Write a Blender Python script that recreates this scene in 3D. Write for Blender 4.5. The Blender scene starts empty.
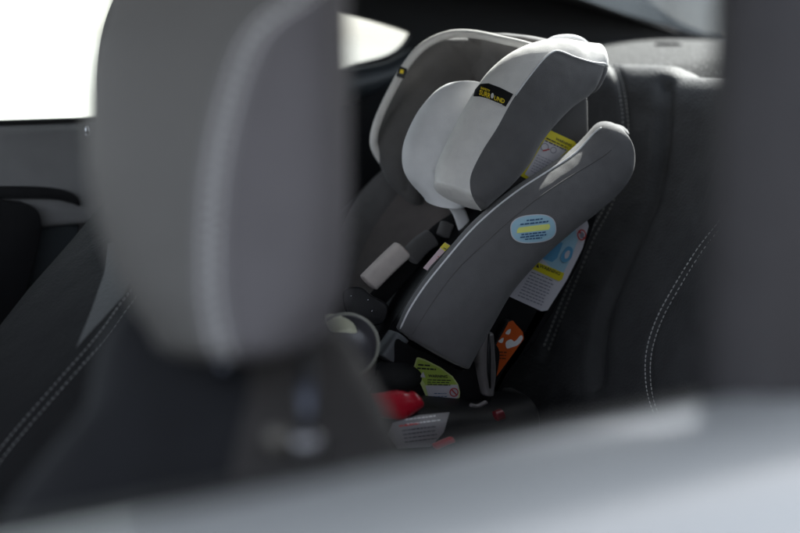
import bpy, bmesh, math, random
from mathutils import Vector, Matrix
from mathutils.bvhtree import BVHTree
from mathutils.kdtree import KDTree
from mathutils.geometry import tessellate_polygon
random.seed(7)
V = Vector
scene = bpy.context.scene
COL = scene.collection

# ------------------------------------------------------------------ camera frame
# car axes: +x towards the tail, +y towards the passenger side, +z up, ground z = 0
LENS = 60.0
FPX = 800 * LENS / 36.0
CAM = V((0, 0, 1.2))
YAW = math.radians(58); PITCH = math.radians(-10)
F = V((math.cos(YAW) * math.cos(PITCH), math.sin(YAW) * math.cos(PITCH), math.sin(PITCH)))
R = F.cross(V((0, 0, 1))).normalized()
U = R.cross(F).normalized()
def ray(px, py): return F + R * ((px - 400) / FPX) + U * ((266.5 - py) / FPX)
def W(px, py, d): return CAM + ray(px, py) * d
def onY(px, py, y): r = ray(px, py); return CAM + r * (y / r.y)
def onX(px, py, x): r = ray(px, py); return CAM + r * (x / r.x)
def onZ(px, py, z): r = ray(px, py); return CAM + r * ((z - CAM.z) / r.z)

# ------------------------------------------------------------------ materials
MATS = {}
def mat(name, col, rough=0.6, metal=0.0, bump=0.0, bscale=400.0, var=0.0, vscale=30.0, coat=0.0,
        sheen=0.0, voronoi=False, spec=0.5, speck=None, big=0.0):
    m = bpy.data.materials.new(name); m.use_nodes = True
    nt = m.node_tree; b = nt.nodes['Principled BSDF']
    b.inputs['Base Color'].default_value = (*col, 1)
    b.inputs['Roughness'].default_value = rough
    b.inputs['Metallic'].default_value = metal
    b.inputs['Coat Weight'].default_value = coat
    b.inputs['Coat Roughness'].default_value = 0.04
    b.inputs['Sheen Weight'].default_value = sheen
    b.inputs['Specular IOR Level'].default_value = spec
    tc = nt.nodes.new('ShaderNodeTexCoord')
    if var or speck:
        n = nt.nodes.new('ShaderNodeTexNoise'); n.inputs['Scale'].default_value = vscale
        n.inputs['Detail'].default_value = 6
        nt.links.new(tc.outputs['Object'], n.inputs['Vector'])
        r = nt.nodes.new('ShaderNodeMapRange')
        if speck:
            r.inputs['From Min'].default_value = 0.56; r.inputs['From Max'].default_value = 0.64
        else:
            r.inputs['From Min'].default_value = 0.3; r.inputs['From Max'].default_value = 0.7
        nt.links.new(n.outputs['Fac'], r.inputs['Value'])
        mx = nt.nodes.new('ShaderNodeMix'); mx.data_type = 'RGBA'
        nt.links.new(r.outputs[0], mx.inputs['Factor'])
        if speck:
            mx.inputs['A'].default_value = (*col, 1); mx.inputs['B'].default_value = (*speck, 1)
        else:
            mx.inputs['A'].default_value = (*[c * (1 - var) for c in col], 1)
            mx.inputs['B'].default_value = (*[min(1, c * (1 + var)) for c in col], 1)
        nt.links.new(mx.outputs['Result'], b.inputs['Base Color'])
        r2 = nt.nodes.new('ShaderNodeMapRange')
        r2.inputs['To Min'].default_value = max(0, rough - 0.06); r2.inputs['To Max'].default_value = min(1, rough + 0.06)
        nt.links.new(n.outputs['Fac'], r2.inputs['Value']); nt.links.new(r2.outputs[0], b.inputs['Roughness'])
    if bump:
        if voronoi:
            t = nt.nodes.new('ShaderNodeTexVoronoi'); out = t.outputs['Distance']
        else:
            t = nt.nodes.new('ShaderNodeTexNoise'); t.inputs['Detail'].default_value = 3; out = t.outputs['Fac']
        t.inputs['Scale'].default_value = bscale
        nt.links.new(tc.outputs['Object'], t.inputs['Vector'])
        bp = nt.nodes.new('ShaderNodeBump'); bp.inputs['Strength'].default_value = bump
        bp.inputs['Distance'].default_value = 0.001
        nt.links.new(out, bp.inputs['Height'])
        if big:
            t2 = nt.nodes.new('ShaderNodeTexNoise'); t2.inputs['Scale'].default_value = 15; t2.inputs['Detail'].default_value = 2
            nt.links.new(tc.outputs['Object'], t2.inputs['Vector'])
            b2 = nt.nodes.new('ShaderNodeBump'); b2.inputs['Strength'].default_value = big
            b2.inputs['Distance'].default_value = 0.012
            nt.links.new(t2.outputs['Fac'], b2.inputs['Height'])
            nt.links.new(b2.outputs[0], bp.inputs['Normal'])
        nt.links.new(bp.outputs[0], b.inputs['Normal'])
    MATS[name] = m
    return m
def glass(name, tint, ior=1.45):
    m = bpy.data.materials.new(name); m.use_nodes = True
    nt = m.node_tree; nt.nodes.clear()
    o = nt.nodes.new('ShaderNodeOutputMaterial'); mx = nt.nodes.new('ShaderNodeMixShader')
    t = nt.nodes.new('ShaderNodeBsdfTransparent'); t.inputs[0].default_value = (*tint, 1)
    g = nt.nodes.new('ShaderNodeBsdfGlossy'); g.inputs['Roughness'].default_value = 0.01
    f = nt.nodes.new('ShaderNodeFresnel'); f.inputs['IOR'].default_value = ior
    nt.links.new(f.outputs[0], mx.inputs[0]); nt.links.new(t.outputs[0], mx.inputs[1]); nt.links.new(g.outputs[0], mx.inputs[2])
    nt.links.new(mx.outputs[0], o.inputs[0])
    MATS[name] = m; return m

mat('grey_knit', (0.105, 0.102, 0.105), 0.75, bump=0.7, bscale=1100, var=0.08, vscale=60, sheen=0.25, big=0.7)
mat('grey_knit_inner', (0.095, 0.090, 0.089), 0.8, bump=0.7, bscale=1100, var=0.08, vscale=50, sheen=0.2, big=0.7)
mat('grey_knit_lit', (0.15, 0.143, 0.14), 0.8, bump=0.7, bscale=1100, var=0.08, vscale=50, sheen=0.2, big=0.7)  # same grey knit, colour lightened to stand in for light on the far wing
mat('column_fabric', (0.05, 0.048, 0.048), 0.8, bump=0.5, bscale=600, var=0.12)
mat('brown_knit', (0.16, 0.138, 0.13), 0.85, bump=0.7, bscale=1100, var=0.08, vscale=50, sheen=0.2, big=0.7)
mat('silver_knit', (0.80, 0.78, 0.75), 0.8, bump=0.7, bscale=1100, var=0.05, vscale=50, sheen=0.2, big=0.7)
mat('white_knit', (0.86, 0.86, 0.87), 0.85, bump=0.7, bscale=1100, var=0.04, vscale=40, sheen=0.2, big=0.7)
mat('beige_pad', (0.74, 0.66, 0.61), 0.8, bump=0.5, bscale=500, var=0.06, vscale=60)
mat('silver_piping', (0.78,0.78,0.79), 0.45, var=0.05, vscale=90)
mat('grey_piping', (0.16, 0.16, 0.17), 0.5)
mat('black_plastic', (0.012, 0.012, 0.013), 0.42, spec=0.2, bump=0.3, bscale=900, var=0.2)
mat('grey_plastic', (0.16, 0.17, 0.18), 0.4, bump=0.2, bscale=600, var=0.1)
mat('lever_plastic', (0.14, 0.13, 0.13), 0.45, bump=0.2, bscale=500, var=0.15)
mat('red_plastic', (0.42, 0.010, 0.025), 0.28, bump=0.15, bscale=500, var=0.08, coat=0.3)
mat('dark_red_plastic', (0.13, 0.012, 0.018), 0.4, bump=0.15, bscale=500, var=0.1)
mat('webbing', (0.02, 0.02, 0.021), 0.7, spec=0.2, bump=0.6, bscale=900)
mat('seat_leather', (0.010, 0.010, 0.0105), 0.7, spec=0.08, bump=0.6, bscale=260, var=0.12, vscale=25, voronoi=True, big=0.35)
mat('rear_leather', (0.046, 0.0465, 0.048), 0.66, spec=0.22, bump=0.6, bscale=260, var=0.15, vscale=25, voronoi=True, big=0.45)
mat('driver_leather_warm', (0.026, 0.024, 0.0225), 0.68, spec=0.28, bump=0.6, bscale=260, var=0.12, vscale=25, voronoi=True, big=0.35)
mat('cup_light_cream', (0.5,0.5,0.38), 0.5)
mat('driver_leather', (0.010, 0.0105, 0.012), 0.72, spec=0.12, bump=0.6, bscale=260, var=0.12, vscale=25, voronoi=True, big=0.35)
mat('leather_insert', (0.028,0.028,0.0285), 0.6, bump=0.6, bscale=260, var=0.1, voronoi=True)
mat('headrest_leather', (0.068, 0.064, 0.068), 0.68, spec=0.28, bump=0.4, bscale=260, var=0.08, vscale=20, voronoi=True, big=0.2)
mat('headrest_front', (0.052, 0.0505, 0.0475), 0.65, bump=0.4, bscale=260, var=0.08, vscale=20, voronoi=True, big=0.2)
mat('headrest_band', (0.088, 0.085, 0.088), 0.6, bump=0.5, bscale=350, var=0.06)
mat('pale_thread', (0.62, 0.62, 0.60), 0.7)
mat('grey_thread', (0.38, 0.38, 0.37), 0.7)
mat('trim_grey', (0.15, 0.15, 0.151), 0.45, bump=0.4, bscale=350, var=0.08, vscale=20)
mat('trim_blue', (0.030, 0.036, 0.041), 0.5, bump=0.4, bscale=350, var=0.1)
mat('trim_black', (0.008, 0.008, 0.009), 0.5, spec=0.2, bump=0.3, bscale=350, var=0.1)
mat('headliner', (0.016, 0.016, 0.017), 0.95, bump=0.4, bscale=500)
mat('carpet', (0.035,0.035,0.035), 0.95, bump=1.0, bscale=500, vscale=170, speck=(0.13, 0.13, 0.128))
mat('car_paint', (0.23, 0.242, 0.242), 0.45, metal=0.2, coat=0.35, var=0.03, vscale=6)
mat('pillar_paint', (0.024, 0.023, 0.025), 0.6, spec=0.2, var=0.1)
mat('rubber', (0.012, 0.012, 0.012), 0.7, spec=0.2)
mat('collar_metal', (0.22,0.22,0.23), 0.4, metal=0.8)
mat('collar_beige', (0.085, 0.078, 0.066), 0.5)
mat('chrome', (0.7, 0.72, 0.75), 0.18, metal=1.0)
mat('brushed_steel', (0.05,0.055,0.07), 0.35, metal=1.0)
mat('concrete', (0.36, 0.355, 0.34), 0.85, bump=0.5, bscale=40, var=0.15, vscale=2.5)
mat('render_wall', (0.30, 0.32, 0.33), 0.9, bump=0.5, bscale=20, var=0.2, vscale=1.5)
mat('added_dark_ground', (0.055, 0.055, 0.058), 0.85, bump=0.8, bscale=60, var=0.3, vscale=3)
mat('label_yellow', (0.72, 0.62, 0.02), 0.45)
mat('label_white', (0.62, 0.60, 0.64), 0.45)
mat('label_pink', (0.66, 0.50, 0.52), 0.5)
mat('label_blue', (0.36, 0.58, 0.70), 0.4)
mat('label_midblue', (0.12, 0.36, 0.58), 0.4)
mat('label_lemon', (0.80, 0.84, 0.22), 0.4)
mat('label_lime', (0.42, 0.56, 0.10), 0.4)
mat('label_lime_pale', (0.58, 0.66, 0.28), 0.4)
mat('label_orange', (0.58, 0.095, 0.012), 0.45)
mat('label_grey', (0.22, 0.21, 0.22), 0.5)
mat('label_black', (0.008, 0.008, 0.009), 0.4)
mat('ink', (0.02, 0.02, 0.03), 0.5)
mat('ink_blue', (0.03, 0.10, 0.22), 0.5)
mat('ink_grey', (0.22, 0.22, 0.27), 0.5)
mat('ink_red', (0.50, 0.05, 0.05), 0.5)
mat('ink_yellow', (0.95, 0.72, 0.03), 0.5)
mat('ink_white', (0.75, 0.75, 0.75), 0.5)
mat('cup_plastic', (0.040,0.038,0.043), 0.35, bump=0.1, bscale=300, var=0.1)
mat('cup_trim', (0.20,0.20,0.17), 0.35)
glass('tinted_glass', (0.42, 0.45, 0.46))
glass('privacy_glass', (0.27, 0.29, 0.285))
glass('clear_glass', (0.86, 0.90, 0.88))

# ------------------------------------------------------------------ object helpers
ORG = {}
BV = {}
def root(name, loc, label, cat, group=None):
    o = bpy.data.objects.new(name, None); COL.objects.link(o)
    o.location = loc; o.empty_display_size = 0.1
    ORG[o] = V(loc); o['label'] = label; o['category'] = cat
    if group: o['group'] = group
    return o
def build(name, verts, faces, mats, parent=None, fm=None, smooth=True, label=None, bvh=True):
    """verts in world coordinates; one mesh object"""
    org = ORG[parent] if parent else V((0, 0, 0))
    me = bpy.data.meshes.new(name)
    me.from_pydata([tuple(V(v) - org) for v in verts], [], faces)
    if isinstance(mats, str): mats = [mats]
    for m in mats: me.materials.append(MATS[m])
    if fm: me.polygons.foreach_set('material_index', fm)
    me.validate(); me.update()
    if smooth: me.polygons.foreach_set('use_smooth', [True] * len(me.polygons))
    o = bpy.data.objects.new(name, me); COL.objects.link(o)
    if parent: o.parent = parent
    ORG[o] = org
    if label: o['label'] = label
    if bvh: BV[o] = BVHTree.FromPolygons([V(v) for v in verts], faces)
    return o

def cr(p, t):                       # Catmull-Rom through a list of Vectors / floats
    n = len(p) - 1; x = min(max(t, 0), 0.999999) * n; i = int(x); u = x - i
    a = p[i - 1] if i > 0 else p[0] * 2 - p[1]
    b, c = p[i], p[i + 1]
    d = p[i + 2] if i + 2 <= n else p[n] * 2 - p[n - 1]
    return 0.5 * ((2 * b) + (c - a) * u + (2 * a - 5 * b + 4 * c - d) * u * u + (3 * b - a - 3 * c + d) * u ** 3)
def resample(pts, step):
    out = []
    n = len(pts) - 1
    tot = sum((pts[i + 1] - pts[i]).length for i in range(n))
    dense = [cr(pts, k / (n * 24)) for k in range(n * 24 + 1)]
    acc = 0; out = [dense[0]]
    for a, b in zip(dense, dense[1:]):
        acc += (b - a).length
        if acc >= step: out.append(b); acc = 0
    return out

def lathe_like(N, M, ringf):
    verts = []; faces = []
    for i in range(N): verts += ringf(i)
    for i in range(N - 1):
        for j in range(M):
            a = i * M + j; b = i * M + (j + 1) % M
            faces.append((a, b, b + M, a + M))
    faces.append(tuple(reversed(range(M)))); faces.append(tuple(range((N - 1) * M, N * M)))
    return verts, faces

def loft(st, cap=0.5, e=2.4, N=90, M=56, bdir=None, cap0=None, cap1=None):
    """st: list of (L, R, thickness) ; superelliptic section between rails L and R, thickness is the half depth."""
    Ls = [s[0] for s in st]; Rs = [s[1] for s in st]; Ts = [s[2] for s in st]
    cap0 = cap if cap0 is None else cap0; cap1 = cap if cap1 is None else cap1
    K = 9
    def frame(t):
        L = cr(Ls, t); Rr = cr(Rs, t); th = cr(Ts, t)
        c = (L + Rr) / 2; A = (Rr - L) / 2
        t2 = min(t + 0.01, 1); t1 = max(t - 0.01, 0)
        T = ((cr(Ls, t2) + cr(Rs, t2)) - (cr(Ls, t1) + cr(Rs, t1))) / 2
        T.normalize()
        B = bdir.normalized() if bdir else A.cross(T).normalized()
        if B.dot(F) < 0: B = -B
        return c, A, B * th, T
    rings = []
    for k in range(K):
        a = math.pi / 2 * k / K
        c, A, B, T = frame(0); w = A.length; Q = A.cross(B).normalized(); T = Q if Q.dot(T) > 0 else -Q
        s = max(math.sin(a), 0.02) ** 0.8
        rings.append((c - T * w * cap0 * math.cos(a), A * s, B * s))
    for i in range(N): c, A, B, T = frame(i / (N - 1)); rings.append((c, A, B))
    for k in range(K):
        a = math.pi / 2 * (k + 1) / K
        c, A, B, T = frame(1); w = A.length; Q = A.cross(B).normalized(); T = Q if Q.dot(T) > 0 else -Q
        s = max(math.cos(a), 0.02) ** 0.8
        rings.append((c + T * w * cap1 * math.sin(a), A * s, B * s))
    def ringf(i):
        c, A, B = rings[i]; out = []
        for j in range(M):
            p = 2 * math.pi * j / M; cx, sx = math.cos(p), math.sin(p)
            out.append(c + A * math.copysign(abs(cx) ** (2 / e), cx) + B * math.copysign(abs(sx) ** (2 / e), sx))
        return out
    return lathe_like(len(rings), M, ringf)

def cast(px, py, targets):
    d = ray(px, py).normalized(); best = None
    for o in targets:
        h = BV[o].ray_cast(CAM, d)
        if h[0] is not None and (best is None or h[3] < best[3]): best = h
    return best
def castline(pts, targets, n=60):
    """pixel polyline -> points and normals on the target surfaces"""
    p2 = [V((a, b, 0)) for a, b in pts]; out = []
    for k in range(n + 1):
        q = cr(p2, k / n); h = cast(q.x, q.y, targets)
        if h: 
            nn = h[1] if h[1].dot(F) < 0 else -h[1]
            out.append((h[0], nn))
    return out
def crease(verts, faces, lines, depth, width):
    """press seam lines (lists of 3D points) into a surface"""
    me = bpy.data.meshes.new('tmp'); me.from_pydata([tuple(v) for v in verts], [], faces); me.update()
    nn = [v.normal.copy() for v in me.vertices]
    bpy.data.meshes.remove(me)
    pts = [p for l in lines for p in l]
    if not pts: return verts
    kd = KDTree(len(pts))
    for i, p in enumerate(pts): kd.insert(p, i)
    kd.balance()
    out = []
    for v, n in zip(verts, nn):
        co, i, d = kd.find(v)
        if n.dot(F) > 0.3: out.append(v); continue
        out.append(v - n * depth * math.exp(-(d / width) ** 2) if d < width * 4 else v)
    return out
def seamed(name, vf, seams, mats, parent, depth=0.004, width=0.006, fm=None, snap=None, **k):
    v, f = vf
    tmp = object(); BV[tmp] = BVHTree.FromPolygons(v, f)
    ls = [[p for p, n in castline(s, [tmp], 220)] for s in seams]
    v = crease(v, f, ls, depth, width)
    del BV[tmp]
    if callable(fm):
        fm = [fm(sum((v[i] for i in ff), V((0, 0, 0))) / len(ff), ff, v) for ff in f]
        if snap:                                   # pull the vertices on the colour border onto the seam line
            use = {}
            for ff, m in zip(f, fm):
                for i in ff: use.setdefault(i, set()).add(m)
            for i, ms in use.items():
                if len(ms) < 2: continue
                x, y = proj(v[i]); q = snap.find(V((x, y, 0)))[0]
                if (q - V((x, y, 0))).length > 4: continue
                dd = (v[i] - CAM).dot(F) / FPX
                v[i] = v[i] + R * (q.x - x) * dd - U * (q.y - y) * dd
    return build(name, v, f, mats, parent, fm=fm, **k)
def proj(p):
    q = p - CAM; d = q.dot(F)
    return 400 + FPX * q.dot(R) / d, 266.5 - FPX * q.dot(U) / d

def tube_mesh(path, r, M=10, cap=True):
    verts = []; faces = []; n = len(path)
    up = V((0.13, 0.31, 0.94))
    for i, p in enumerate(path):
        T = (path[min(i + 1, n - 1)] - path[max(i - 1, 0)])
        T = T.normalized() if T.length > 1e-9 else V((0, 0, 1))
        a = T.cross(up).normalized(); b = T.cross(a)
        rr = r * (0.45 if cap and i in (0, n - 1) else 1)
        verts += [p + a * rr * math.cos(2 * math.pi * j / M) + b * rr * math.sin(2 * math.pi * j / M) for j in range(M)]
    for i in range(n - 1):
        for j in range(M):
            q = i * M + j; s = i * M + (j + 1) % M
            faces.append((q, s, s + M, q + M))
    faces.append(tuple(reversed(range(M)))); faces.append(tuple(range((n - 1) * M, n * M)))
    return verts, faces
def tube(name, path, r, m, parent, **k):
    v, f = tube_mesh(path, r); return build(name, v, f, m, parent, **k)
def surf_tube(name, px, targets, r, m, parent, lift=0.0, n=70):
    l = castline(px, targets, n)
    return tube(name, [p + q * lift for p, q in l], r, m, parent)
def merge(parts):
    V_, F_ = [], []
    for v, f in parts:
        o = len(V_); V_ += v; F_ += [tuple(i + o for i in g) for g in f]
    return V_, F_
def stitches(name, lines, targets, m, parent, length=0.0048, gap=0.0017, r=0.0006):
    parts = []
    for px in lines:
        l = castline(px, targets, 400)
        if len(l) < 4: continue
        acc = 0; seg = [l[0]]; on = True
        for (a, na), (b, nb) in zip(l, l[1:]):
            st = (b - a).length
            if st > 0.02: seg = []; acc = 0; continue
            acc += st
            if on: seg.append((b, nb))
            if acc > (length if on else gap):
                if on and len(seg) > 1:
                    pp = [seg[0][0] - seg[0][1] * r * 0.6] + [p + q * r * 0.7 for p, q in seg[1:-1]] + [seg[-1][0] - seg[-1][1] * r * 0.6]
                    if len(pp) == 2: pp.insert(1, (pp[0] + pp[1]) / 2 + seg[0][1] * r)
                    parts.append(tube_mesh(pp, r, 6))
                on = not on; acc = 0; seg = [(b, nb)]
    v, f = merge(parts)
    return build(name, v, f, m, parent, bvh=False)

def slab(poly, nrm, th, bevel=0.004, seg=3):
    """solid from a polygon (3D points), extruded along nrm by th, edges rounded"""
    bm = bmesh.new()
    vs = [bm.verts.new(p) for p in poly]; f = bm.faces.new(vs)
    r = bmesh.ops.extrude_face_region(bm, geom=[f])
    for g in r['geom']:
        if isinstance(g, bmesh.types.BMVert): g.co += nrm * th
    bmesh.ops.recalc_face_normals(bm, faces=bm.faces)
    if bevel: bmesh.ops.bevel(bm, geom=list(bm.edges), offset=bevel, segments=seg, profile=0.5, affect='EDGES', clamp_overlap=True)
    bm.verts.ensure_lookup_table()
    v = [x.co.copy() for x in bm.verts]; fs = [tuple(q.index for q in g.verts) for g in bm.faces]
    bm.free(); return v, fs
def smooth_poly(pts, n=8):
    """closed Catmull-Rom through pixel points"""
    q = [V((a, b, 0)) for a, b in pts]; out = []; k = len(q)
    for i in range(k):
        a, b, c, d = q[i - 1], q[i], q[(i + 1) % k], q[(i + 2) % k]
        for j in range(n):
            u = j / n
            p = 0.5 * ((2 * b) + (c - a) * u + (2 * a - 5 * b + 4 * c - d) * u * u + (3 * b - a - 3 * c + d) * u ** 3)
            out.append((p.x, p.y))
    return out
def box(x0, x1, y0, y1, z0, z1, bevel=0.006):
    p = [V((x0, y0, z0)), V((x1, y0, z0)), V((x1, y1, z0)), V((x0, y1, z0))]
    return slab(p, V((0, 0, 1)), z1 - z0, bevel)
def wall_with_hole(outer, holes, nrm, th):
    """plate with openings; returns verts, faces"""
    loops = [outer] + holes
    flat = [p for l in loops for p in l]
    tris = tessellate_polygon(loops)
    n = len(flat)
    verts = flat + [p + nrm * th for p in flat]
    faces = [tuple(t) for t in tris] + [tuple(i + n for i in reversed(t)) for t in tris]
    o = 0
    for l in loops:
        for i in range(len(l)):
            a = o + i; b = o + (i + 1) % len(l); faces.append((a, b, b + n, a + n))
        o += len(l)
    return verts, faces

# ---- printed labels: layers of polygons / text laid on a surface
def affine(origin, ux, uy):
    return lambda x, y: (origin[0] + ux[0] * x + uy[0] * y, origin[1] + ux[1] * x + uy[1] * y)
def tess(poly, maxe=5):
    bm = bmesh.new()
    bm.faces.new([bm.verts.new((a, b, 0)) for a, b in poly])
    bmesh.ops.triangulate(bm, faces=bm.faces)
    for _ in range(4):
        es = [e for e in bm.edges if e.calc_length() > maxe]
        if not es: break
        bmesh.ops.subdivide_edges(bm, edges=es, cuts=1)
        bmesh.ops.triangulate(bm, faces=[f for f in bm.faces if len(f.verts) > 3])
    v = [(x.co.x, x.co.y) for x in bm.verts]
    bm.verts.index_update()
    f = [tuple(q.index for q in g.verts) for g in bm.faces]; bm.free()
    return v, f
def text2d(s, size, bold=True):
    cu = bpy.data.curves.new('t', 'FONT'); cu.body = s; cu.size = size; cu.resolution_u = 2
    if bold: cu.offset = size * 0.02
    o = bpy.data.objects.new('t', cu); me = o.to_mesh()
    v = [(p.co.x, p.co.y) for p in me.vertices]; f = [tuple(p.vertices) for p in me.polygons]
    o.to_mesh_clear(); bpy.data.objects.remove(o); bpy.data.curves.remove(cu)
    return v, f
class Label:
    def __init__(s, name, parent, targets, label=None, lift=0.0012):
        s.name, s.parent, s.targets, s.label, s.lift = name, parent, targets, label, lift
        s.v, s.f, s.m, s.mats, s.lay = [], [], [], [], 0
    def _add(s, v2, f, m, thick=False):
        s.lay += 1
        if m not in s.mats: s.mats.append(m)
        o = len(s.v)
        last = None; hits = []
        for a, b in v2:
            h = cast(a, b, s.targets); hits.append(h)
        good = [h for h in hits if h]
        for (a, b), h in zip(v2, hits):
            if not h:                                       # run on in the plane of the nearest hit
                g = min(good, key=lambda g: (g[0] - W(a, b, (g[0] - CAM).dot(F))).length)
                d = ray(a, b); t = (g[0] - CAM).dot(g[1]) / d.dot(g[1]); p = CAM + d * t; n = g[1]
            else: p, n = h[0], h[1]
            if n.dot(F) > 0: n = -n
            s.v.append(p + n * (s.lift + 0.00035 * s.lay))
        s.f += [tuple(i + o for i in g) for g in f]; s.m += [s.mats.index(m)] * len(f)
        return s
    def poly(s, pts, m, maxe=5): v, f = tess(pts, maxe); return s._add(v, f, m)
    def text(s, t, aff, x, y, size, m, bold=True, sx=1.0):
        v, f = text2d(t, size, bold); v = [aff(x + a * sx, y + b) for a, b in v]
        return s._add(v, f, m)
    def lines(s, aff, x, y, w, n, dy, h, m, jit=0.25, word=(2.2, 5.0)):
        """rows of small print too small to read: broken dashes"""
        V2, F2 = [], []
        for k in range(n):
            cx = x; yy = y - k * dy; end = x + w * (1 - random.random() * jit)
            while cx < end:
                l = random.uniform(*word); l = min(l, end - cx)
                if l < 0.6: break
                o = len(V2)
                V2 += [aff(cx, yy), aff(cx + l, yy), aff(cx + l, yy + h), aff(cx, yy + h)]
                F2.append((o, o + 1, o + 2, o + 3)); cx += l + 0.8
        return s._add(V2, F2, m)
    def ring(s, c, r0, r1, m, n=20, ax=(1, 0), ay=(0, 1)):
        V2, F2 = [], []
        for k in range(n):
            a = 2 * math.pi * k / n
            for r in (r0, r1):
                V2.append((c[0] + r * (ax[0] * math.cos(a) + ay[0] * math.sin(a)), c[1] + r * (ax[1] * math.cos(a) + ay[1] * math.sin(a))))
        for k in range(n):
            a = 2 * k; b = 2 * ((k + 1) % n); F2.append((a, b, b + 1, a + 1))
        return s._add(V2, F2, m)
    def done(s): return build(s.name, s.v, s.f, s.mats, s.parent, fm=s.m, label=s.label, smooth=False, bvh=False)

# ================================================================== THE SETTING
def structure(o): o['kind'] = 'structure'; return o
g = build('ground', [(-150, -150, 0), (150, -150, 0), (150, 150, 0), (-150, 150, 0)], [(0, 1, 2, 3)], 'concrete', smooth=False, bvh=False)
structure(g)
structure(build('added_dark_ground', [(-40, -60, .004), (40, -60, .004), (40, 0.25, .004), (-40, 0.25, .004)], [(0, 1, 2, 3)], 'added_dark_ground', smooth=False, bvh=False))  # unseen dark sheet added to darken the reflection in the near door

wl_v, wl_f = merge([box(8.0, 8.25, 5.6, 10.4, 0, 3.2, 0.02), box(7.95, 8.30, 5.5, 10.5, 3.2, 3.32, 0.02)] + [box(7.93, 8.05, 6.4 + 2.1 * k, 6.7 + 2.1 * k, 0, 3.19, 0.02) for k in range(2)])
bw = build('added_grey_wall', wl_v, wl_f, 'render_wall', smooth=False, bvh=False)  # wall invented to grey the bright view through the rear glass
bw['label'] = 'grey wall added to dim the view through the rear window'; bw['category'] = 'wall'
# ================================================================== THE CAR
car = root('car', (0.6, 1.3, 0), 'silver grey two-door coupe seen from outside its open driver window', 'car')
YF = 2.10     # far side lining
# -- far door
prof = [(2.20, 1.052), (2.10, 1.056), (2.085, 1.048), (2.06, 0.99), (2.045, 0.94), (2.04, 0.90), (2.07, 0.895), (2.075, 0.60), (2.05, 0.32), (2.20, 0.32)]
pp = smooth = []
n = len(prof); vs = []; fs = []
xs = [-0.75 + 0.1 * i for i in range(18)]
for x in xs: vs += [V((x, a, b)) for a, b in prof]
for i in range(len(xs) - 1):
    for j in range(n):
        a = i * n + j; b = i * n + (j + 1) % n; fs.append((a, b, b + n, a + n))
fs += [tuple(range(n)), tuple(reversed(range((len(xs) - 1) * n, len(xs) * n)))]
fdoor = build('passenger_door', vs, fs, 'trim_grey', car)
bv = fdoor.modifiers.new('bevel', 'BEVEL'); bv.width = 0.012; bv.segments = 4; bv.limit_method = 'ANGLE'
bv.angle_limit = math.radians(25)
# pull recess
pl = [onY(a, b, 2.062) for a, b in smooth_poly([(-60, 196), (30, 194), (66, 198), (78, 212), (78, 240), (72, 300), (50, 380), (-60, 380)], 6)]
build('door_pocket', *slab(pl, V((0, 1, 0)), 0.02, 0.004), 'trim_blue', fdoor)
pl = [onY(a, b, 2.02) for a, b in smooth_poly([(-60, 203), (10, 202), (32, 206), (41, 218), (40, 240), (28, 285), (8, 330), (-60, 345)], 6)]
build('door_handle', *slab(pl, V((0, 1, 0)), 0.04, 0.008), 'trim_black', fdoor)
pl = [onY(a, b, 2.036) for a, b in smooth_poly([(-80, 190), (0, 187), (50, 188), (74, 194), (80, 206), (70, 203), (40, 199), (-80, 199)], 6)]
build('recess_shade_lip', *slab(pl, V((0, 1, 0)), 0.03, 0.003), 'trim_black', fdoor)  # black lip whose dark strip stands in for shadow above the recess
p = onY(88, 133, 2.085)
vb, fb = lathe_like(8, 20, lambda i: [p + V((0.0055 * s_, 0, 0)) * math.cos(a) + V((0, 0.0055 * s_, 0)) * math.sin(a) + V((0, 0, z_))
       for (s_, z_) in [[(1.3, -0.004), (1.3, 0), (1, 0.0), (1, 0.006), (0.9, 0.0085), (0.7, 0.0095), (0.4, 0.01), (0.05, 0.0102)][i]] for a in [2 * math.pi * j / 20 for j in range(20)]])
build('lock_button', vb, fb, 'chrome', fdoor)
build('window_seal', *box(-0.75, 0.95, 2.10, 2.125, 1.052, 1.063, 0.003), 'rubber', fdoor)
build('window_pane', *slab([V((-0.7, 2.13, 1.05)), V((0.95, 2.13, 1.05)), V((0.95, 2.04, 1.37)), V((-0.25, 2.04, 1.37))], V((0, 1, 0)), 0.004, 0), 'clear_glass', fdoor, smooth=False)

# -- far quarter panel with its window
hole = [onY(a, b, YF) for a, b in smooth_poly([(318, 10), (345, 14), (378, 22), (409, 32), (411, 36), (403, 47), (388, 56), (360, 63), (318, 70)], 5)]
outer = [V((0.93, YF, 0.3)), V((2.6, YF, 0.3)), V((2.6, YF, 1.12)), V((2.05, YF, 1.195)), V((1.6, YF, 1.288)), V((1.25, YF, 1.37)), V((0.93, YF, 1.40))]
qp = build('quarter_panel', *wall_with_hole(outer, [hole], V((0, 1, 0)), 0.015), 'trim_black', car, smooth=False)
build('quarter_window', [h + V((0, 0.010, 0)) for h in hole], [tuple(range(len(hole)))], 'privacy_glass', qp, smooth=False)
YQ = 0.53
mh = [V((h.x, YQ, h.z)) for h in hole]
np_ = build('quarter_panel', *wall_with_hole([V((p.x if p.x > 0.95 else 0.80, YQ, p.z)) for p in outer], [mh], V((0, -1, 0)), 0.04), 'trim_black', car, smooth=False)
build('quarter_window', [h + V((0, -0.02, 0)) for h in mh], [tuple(range(len(mh)))], 'clear_glass', np_, smooth=False)
# padded ledge below the quarter window
build('quarter_trim', *loft([(onY(318, 74, 2.06), onY(318, 104, 2.02), .03), (onY(350, 72, 2.06), onY(352, 100, 2.02), .03), (onY(385, 64, 2.07), onY(390, 84, 2.04), .02), (onY(408, 50, 2.08), onY(416, 64, 2.06), .012)], e=2.2), 'trim_blue', qp)
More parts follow.
